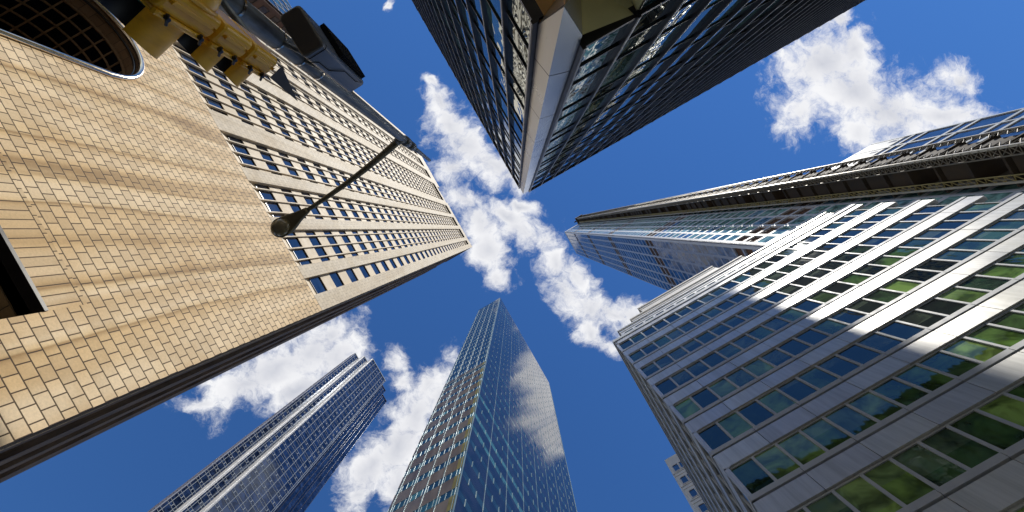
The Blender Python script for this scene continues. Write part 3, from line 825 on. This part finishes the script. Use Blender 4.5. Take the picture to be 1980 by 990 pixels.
# traffic signal
v=Vector((-.72,.69,0)).normalized(); wv=Vector((.69,.72,0)).normalized(); up=Vector((0,0,1))
root=W(302,26,2.13); root=Vector((root.x,root.y,0))     # seen lower corner: near side of the door plane
TS=thing('traffic_signal','yellow three-lens traffic signal with open hoods, seen from below','traffic signal',(root.x,root.y,2.0))
class Loc:
    def __init__(s,o): s.o=o
    def p(s,a,b,c): return s.o+v*a+wv*b+up*c           # a forward, b towards the camera side, c up
LC=Loc(root)
def rbox(mb,a0,a1,b0,b1,c0,c1,r=.03,m=0):
    # rounded in plan
    def ringat(c,ins):
        pts=[]; A0,A1,B0,B1=a0+ins,a1-ins,b0+ins,b1-ins; rr=max(.004,r-ins*.3)
        for cx,cy,s0 in ((A1-rr,B1-rr,0),(A0+rr,B1-rr,1),(A0+rr,B0+rr,2),(A1-rr,B0+rr,3)):
            for k in range(5):
                t=PI/2*(s0+k/4); pts.append(LC.p(cx+rr*math.cos(t),cy+rr*math.sin(t),c))
        return pts
    e=min(.02,(c1-c0)*.2)
    mb.loft([ringat(c0,e),ringat(c0+e*.35,e*.35),ringat(c0+e,0),ringat(c1-e,0),ringat(c1-e*.35,e*.35),ringat(c1,e)],m,smooth=False)
secs=[(2.10,2.47,.36),(2.49,2.76,.26),(2.78,3.05,.26)]
for i,(c0,c1,wd) in enumerate(secs):
    b1=.0; b0=-wd
    mb=MB(); rbox(mb,-.15,-.015,b0,b1,c0,c1,.035)
    rbox(mb,-.02,.012,b0-.008,b1+.008,c0+.01,c1-.01,.02)
    rbox(mb,-.10,-.075,b1-.002,b1+.007,c0+.03,c1-.03,.004)
    s_=obj('signal_section',mb,M['yellow'],TS,bevel=.004)
    rad=(c1-c0)/2-.02 if i else .165; cc=(c0+c1)/2; cb=-wd/2
    ln_=.235 if i==0 else .165
    # hood: a tube cut open at the bottom
    mb=MB(); o_=[];  outr=[];inr=[]
    n_=26; a_s,a_e=math.radians(-52),math.radians(232)
    prof=[]
    for k in range(n_+1):
        t=a_s+(a_e-a_s)*k/n_; fall=1-.38*max(0,-math.sin(t))**1.0
        prof.append((math.cos(t),math.sin(t),ln_*(.72+.28*(math.sin(t)+.8)/1.8)))
    for R_i,mt,rev in ((rad,0,False),(rad-.008,1,True)):
        r0=[LC.p(.01,cb+x*R_i,cc+y*R_i) for x,y,l in prof]; r1=[LC.p(l,cb+x*R_i,cc+y*R_i) for x,y,l in prof]
        if rev: r0,r1=r1,r0
        mb.loft([r0,r1],mt,smooth=True,close=False)
    ro=[LC.p(l,cb+x*rad,cc+y*rad) for x,y,l in prof]; ri=[LC.p(l,cb+x*(rad-.008),cc+y*(rad-.008)) for x,y,l in prof]
    mb.loft([ro,ri],0,smooth=False,close=False)
    obj('visor',mb,[M['yellow_v'],M['visor_in']],TS)
    mb=MB(); rings=[[LC.p(.012+.03*math.sin(q),cb+rad*.93*math.cos(q)*math.cos(b),cc+rad*.93*math.cos(q)*math.sin(b)) for b in [2*PI*j/24 for j in range(24)]] for q in [0,.3,.7,1.1,1.45]]
    mb.loft(rings,cap0=False); obj('lens',mb,M[('green','amber','red')[i]],TS)
    for z in (c0+.07,c1-.07):
        mb=MB(); mb.tube([LC.p(-.01,.002,z),LC.p(-.01,.03,z)],[.012,.012],0,8); mb.tube([LC.p(-.03,.022,z-.018),LC.p(.02,.022,z+.018)],[.009,.007],0,8); obj('latch',mb,M['bronze'],TS)
# bulged back of the large section
mb=MB(); rings=[]
for k in range(10):
    a=k/9*PI/2; x=-.15-.17*math.sin(a); f_=math.cos(a)**.75
    rings.append([LC.p(x,-.18+.175*f_*math.copysign(abs(math.cos(b))**.8,math.cos(b)),2.285+.185*f_*math.copysign(abs(math.sin(b))**.8,math.sin(b))) for b in [2*PI*j/28 for j in range(28)]])
mb.loft(rings,cap0=False); obj('back_cover',mb,M['yellow'],TS)
mb=MB(); rg=[LC.p(-.152,-.18+.18*math.copysign(abs(math.cos(b))**.8,math.cos(b)),2.285+.19*math.copysign(abs(math.sin(b))**.8,math.sin(b))) for b in [2*PI*j/32 for j in range(33)]]
mb.tube(rg,.012,0,8,cap=False); obj('cover_rim',mb,M['yellow'],TS)
mb=MB(); rbox(mb,-.125,-.03,-.21,-.05,3.05,3.09,.02); obj('top_cap',mb,M['yellow'],TS,bevel=.004)
# bracket to the pole, and the small dark gusset on top
for z in (2.35,3.12):
    mb=MB(); s0=LC.p(-.09,-.13,z); s1=PP+Vector((0,0,z))
    mb.tube([s0,s0.lerp(s1,.5)+up*0,s1],[.024,.024,.024],0,12); obj('bracket',mb,M['pole'],TS)
mb=MB(); tri=[W(522,150,3.08),W(545,128,3.08),W(576,196,3.5)]
off=Vector((.45,.45,-.75)).normalized()*.008
mb.loft([[p-off for p in tri],[p+off for p in tri]],smooth=False); obj('gusset',mb,M['box_u'],TS)

# cabinet on the pole
CB=thing('pole_cabinet','charcoal equipment cabinet with rounded base and ribbed side, strapped to the post','cabinet',(-1.7,-1.5,3.6))
c0=W(584.5,109.4,3.6); e1=Vector((-.53,-.845,0)).normalized(); e2=Vector((.84,-.54,0)).normalized()
e2=Vector((-e1.y,e1.x,0)); e2 = e2 if e2.dot(Vector((.84,-.54,0)))>0 else -e2
def cring(z,ins,rr=.035):
    a0,a1,b0,b1=-.01+ins,.37-ins,ins,.195-ins; pts=[]
    for cx,cy,s0 in ((a1-rr,b1-rr,0),(a0+rr,b1-rr,1),(a0+rr,b0+rr,2),(a1-rr,b0+rr,3)):
        for k in range(6):
            t=PI/2*(s0+k/5); pts.append(Vector((c0.x,c0.y,z))+e1*(cx+rr*math.cos(t))+e2*(cy+rr*math.sin(t)))
    return pts
mb=MB(); mb.loft([cring(3.6,.02),cring(3.606,.008),cring(3.62,0)],1); mb.loft([cring(3.62,0),cring(4.58,.004),cring(4.60,.02)],0,cap0=False)
obj('housing',mb,[M['box'],M['box_u']],CB)
mb=MB()
lp=[(.0,3.78),(.05,3.95),(.05,4.3),(.09,4.36),(.09,4.5)]
mb.loft([cring(3.655,-.003),cring(3.668,-.003)],0,cap0=False,cap1=False); obj('seam',mb,M['black'],CB)
mb=MB(); 
Pn=lambda a,b,z: Vector((c0.x,c0.y,z))+e1*a+e2*b
for i in range(20):
    z=3.95+i*.029
    for b in (.195,):
        q=[Pn(.02,b,z),Pn(.34,b,z),Pn(.34,b+.045,z),Pn(.02,b+.045,z)]
        mb.loft([q,[p+up*.014 for p in q]],smooth=False)
obj('heat_sink',mb,M['black'],CB)
mb=MB()
sm=[(.175,3.70),(.12,3.78),(.12,3.98),(.03,4.14),(.03,4.42),(.0,4.5)]
pts=[Pn(-.012,.195-b-.02,z) for b,z in sm]; mb.tube(pts,.0035,0,6); obj('panel_seam',mb,M['black'],CB)
for z in (3.95,4.35):
    mb=MB(); mb.tube([Pn(.10,.02,z),PP+Vector((0,0,z))],[.022,.022],0,10); obj('bracket',mb,M['pole'],CB)

# ================================================================== ground
def sheet(name,pts,z,m):
    mb=MB(); mb.quad([Vector((p[0],p[1],z)) for p in pts]); o=obj(name,mb,m,kind='structure'); return o
sheet('road',[(-3000,-3000),(3000,-3000),(3000,3000),(-3000,3000)],GROUND-.13,M['asphalt'])
def pave(F,u0,u1,d0,d1):
    mb=MB(); mb.box(F,u0,u1,GROUND-.13,GROUND,d0,d1); obj('pavement',mb,M['paving'],kind='structure')
pave(FL,-3.5,52,-60,4.5); pave(FTL,-4.0,48,-60,4.0); pave(FO,-4.5,60,-60,4.5); pave(FWR,-6,70,-30,5)
Fm=Face(Vector((0,0,0)),G1,G2)
mb=MB()
for k in range(-14,20):
    mb.box(Fm,k*6-20,k*6-17,GROUND-.126,GROUND-.122,-8.2,-8.0)
obj('road_marking',mb,M['paint'],kind='structure')

# ================================================================== sun, sky and clouds
sund=Vector((sx_,sy_,0)).normalized()*math.cos(sel)+up*math.sin(sel)
ld=bpy.data.lights.new('sun','SUN'); ld.energy=5.0; ld.angle=math.radians(.5); ld.color=(1,.95,.86)
lo=bpy.data.objects.new('sun',ld); C.objects.link(lo); lo.rotation_euler=sund.to_track_quat('Z','Y').to_euler()
wd=bpy.data.worlds.new('World'); bpy.context.scene.world=wd; wd.use_nodes=True; nt=wd.node_tree
for n in list(nt.nodes): nt.nodes.remove(n)
out=N(nt,'ShaderNodeOutputWorld'); bg=N(nt,'ShaderNodeBackground'); bg2=N(nt,'ShaderNodeBackground'); mx=N(nt,'ShaderNodeMixShader')
sky=N(nt,'ShaderNodeTexSky',sky_type='NISHITA'); sky.sun_disc=False; sky.sun_elevation=sel; sky.sun_rotation=math.atan2(sund.x,sund.y)
sky.air_density=1.0; sky.dust_density=.0; sky.ozone_density=2.0
tc=N(nt,'ShaderNodeTexCoord').outputs['Generated']
hsv=N(nt,'ShaderNodeHueSaturation'); hsv.inputs['Saturation'].default_value=1.18; nt.links.new(sky.outputs[0],hsv.inputs['Color'])
SKYMUL=(.49,.66,.86)
sz=N(nt,'ShaderNodeSeparateXYZ'); nt.links.new(N(nt,'ShaderNodeTexCoord').outputs['Generated'],sz.inputs[0])
hz=N(nt,'ShaderNodeMapRange'); nt.links.new(sz.outputs[2],hz.inputs[0]); hz.inputs[1].default_value=.25; hz.inputs[2].default_value=.55
nt.links.new(mixc(nt,'MULTIPLY',hz.outputs[0],hsv.outputs[0],SKYMUL),bg.inputs[0]); bg.inputs[1].default_value=.15
sep=N(nt,'ShaderNodeSeparateXYZ'); nt.links.new(tc,sep.inputs[0])
zc=math_(nt,'MAXIMUM',sep.outputs[2],.08)
cmb=N(nt,'ShaderNodeCombineXYZ'); nt.links.new(math_(nt,'DIVIDE',sep.outputs[0],zc),cmb.inputs[0]); nt.links.new(math_(nt,'DIVIDE',sep.outputs[1],zc),cmb.inputs[1])
P0=cmb.outputs[0]
def warp(vec,scale,amp,detail=3):
    n=N(nt,'ShaderNodeTexNoise'); n.inputs['Scale'].default_value=scale; n.inputs['Detail'].default_value=detail; n.inputs['Roughness'].default_value=.6
    nt.links.new(vec,n.inputs['Vector'])
    s=N(nt,'ShaderNodeVectorMath',operation='SUBTRACT'); nt.links.new(n.outputs['Color'],s.inputs[0]); s.inputs[1].default_value=(.5,.5,.5)
    m=N(nt,'ShaderNodeVectorMath',operation='SCALE'); nt.links.new(s.outputs[0],m.inputs[0]); m.inputs['Scale'].default_value=amp
    a=N(nt,'ShaderNodeVectorMath',operation='ADD'); nt.links.new(vec,a.inputs[0]); nt.links.new(m.outputs[0],a.inputs[1]); return a.outputs[0]
P1=warp(warp(P0,9,.055),30,.028,5)
blobs=[(838,155,22,10,20),(850,190,34,28,60),(872,235,62,34,60),(905,285,75,42,40),(952,322,62,36,30),(985,345,40,22,40),(872,330,34,28,0),(892,388,52,26,20),
 (925,430,62,36,50),(950,485,60,36,70),(985,420,55,24,20),(1010,450,60,34,20),(1050,465,42,26,30),(960,535,26,26,60),(1010,400,36,14,10),
 (1075,510,46,34,60),(1090,560,56,34,60),(1140,600,62,36,30),(1190,612,46,24,20),(1145,650,50,26,50),(1175,675,30,18,40),(1115,530,38,22,60),
 (1620,30,26,50,-10),(1590,120,72,80,60),(1555,215,52,42,20),(1640,170,100,70,30),(1720,215,120,60,5),(1820,220,95,30,8),(1855,150,34,26,40),(1660,262,70,32,25),(1650,90,40,40,0),
 (640,650,42,30,-40),(600,680,85,50,-30),(530,715,110,46,-30),(470,750,80,34,-20),(385,782,44,16,0),(650,690,50,40,-30),(580,760,60,30,-30),
 (765,705,22,26,0),(780,745,34,20,30),(830,750,42,34,-30),(812,800,72,46,-50),(770,860,80,50,-50),(715,905,64,40,-40),(770,940,30,50,10),(690,950,40,26,-30),(860,770,40,60,10),
 (754,10,8,11,40),(1250,650,70,44,25),(1295,700,50,34,40),(1230,610,40,26,20)]
acc=None
for cx,cy,rx,ry,an in blobs:
    if 800<cx<1210 and 150<cy<700: rx*=.88; ry*=.88
    mp=N(nt,'ShaderNodeMapping',vector_type='TEXTURE'); mp.inputs['Location'].default_value=((cx-ZX)/FOC,(cy-ZY)/FOC,0)
    mp.inputs['Rotation'].default_value=(0,0,math.radians(an)); mp.inputs['Scale'].default_value=(rx/FOC*1.45,ry/FOC*1.45,1)
    nt.links.new(P1,mp.inputs['Vector'])
    ln_=N(nt,'ShaderNodeVectorMath',operation='LENGTH'); nt.links.new(mp.outputs[0],ln_.inputs[0])
    val=math_(nt,'SUBTRACT',1.0,ln_.outputs['Value'])
    if acc is None: acc=val
    else:
        sm_=N(nt,'ShaderNodeMath',operation='SMOOTH_MAX'); nt.links.new(acc,sm_.inputs[0]); nt.links.new(val,sm_.inputs[1]); sm_.inputs[2].default_value=.18; acc=sm_.outputs[0]
# clouds in the part of the sky behind and beside the photographed one
nb=noise(nt,P0,1.1,3,.5); far=N(nt,'ShaderNodeVectorMath',operation='LENGTH'); nt.links.new(P0,far.inputs[0])
gate=N(nt,'ShaderNodeMapRange'); nt.links.new(far.outputs['Value'],gate.inputs[0]); gate.inputs[1].default_value=1.25; gate.inputs[2].default_value=1.7; gate.inputs[3].default_value=-2.0; gate.inputs[4].default_value=0
farv=math_(nt,'ADD',math_(nt,'MULTIPLY',math_(nt,'SUBTRACT',nb,.43),4.0),gate.outputs[0])
acc=math_(nt,'MAXIMUM',acc,farv)
n1=noise(nt,P1,13,12,.70); n2=noise(nt,P1,5,4,.55)
dens=math_(nt,'ADD',acc,math_(nt,'ADD',math_(nt,'MULTIPLY',math_(nt,'SUBTRACT',n1,.5),2.7),math_(nt,'MULTIPLY',math_(nt,'SUBTRACT',n2,.5),.8)))
mr=N(nt,'ShaderNodeMapRange',interpolation_type='SMOOTHSTEP'); nt.links.new(dens,mr.inputs[0]); mr.inputs[1].default_value=-.08; mr.inputs[2].default_value=.80
shade=noise(nt,P0,5,5,.55)
thick=math_(nt,'MULTIPLY',math_(nt,'MINIMUM',math_(nt,'MAXIMUM',acc,0),1),math_(nt,'MULTIPLY',shade,1.6),clamp=True)
cr_=ramp(nt,[(0.0,(1.0,1.0,1.0)),(.4,(.96,.96,.975)),(.62,(.82,.825,.86)),(1,(.60,.62,.69))]); nt.links.new(thick,cr_.inputs[0])
nt.links.new(cr_.outputs[0],bg2.inputs[0]); bg2.inputs[1].default_value=1.0
nt.links.new(math_(nt,'MULTIPLY',mr.outputs[0],.97),mx.inputs[0]); nt.links.new(bg.outputs[0],mx.inputs[1]); nt.links.new(bg2.outputs[0],mx.inputs[2]); nt.links.new(mx.outputs[0],out.inputs[0])

# ================================================================== camera
cd=bpy.data.cameras.new('camera'); cam=bpy.data.objects.new('camera',cd); C.objects.link(cam)
cam.location=(0,0,0); cam.rotation_euler=(PI,0,0)
cd.sensor_width=36; cd.lens=FOC*36/1980; cd.clip_start=.05; cd.clip_end=5000
cd.shift_x=(990-ZX)/1980; cd.shift_y=(ZY-495)/1980
sc=bpy.context.scene; sc.camera=cam
sc.render.engine='CYCLES'; sc.view_settings.view_transform='Standard'; sc.view_settings.look='None'; sc.view_settings.exposure=0
sc.cycles.max_bounces=6; sc.cycles.glossy_bounces=4; sc.cycles.diffuse_bounces=3
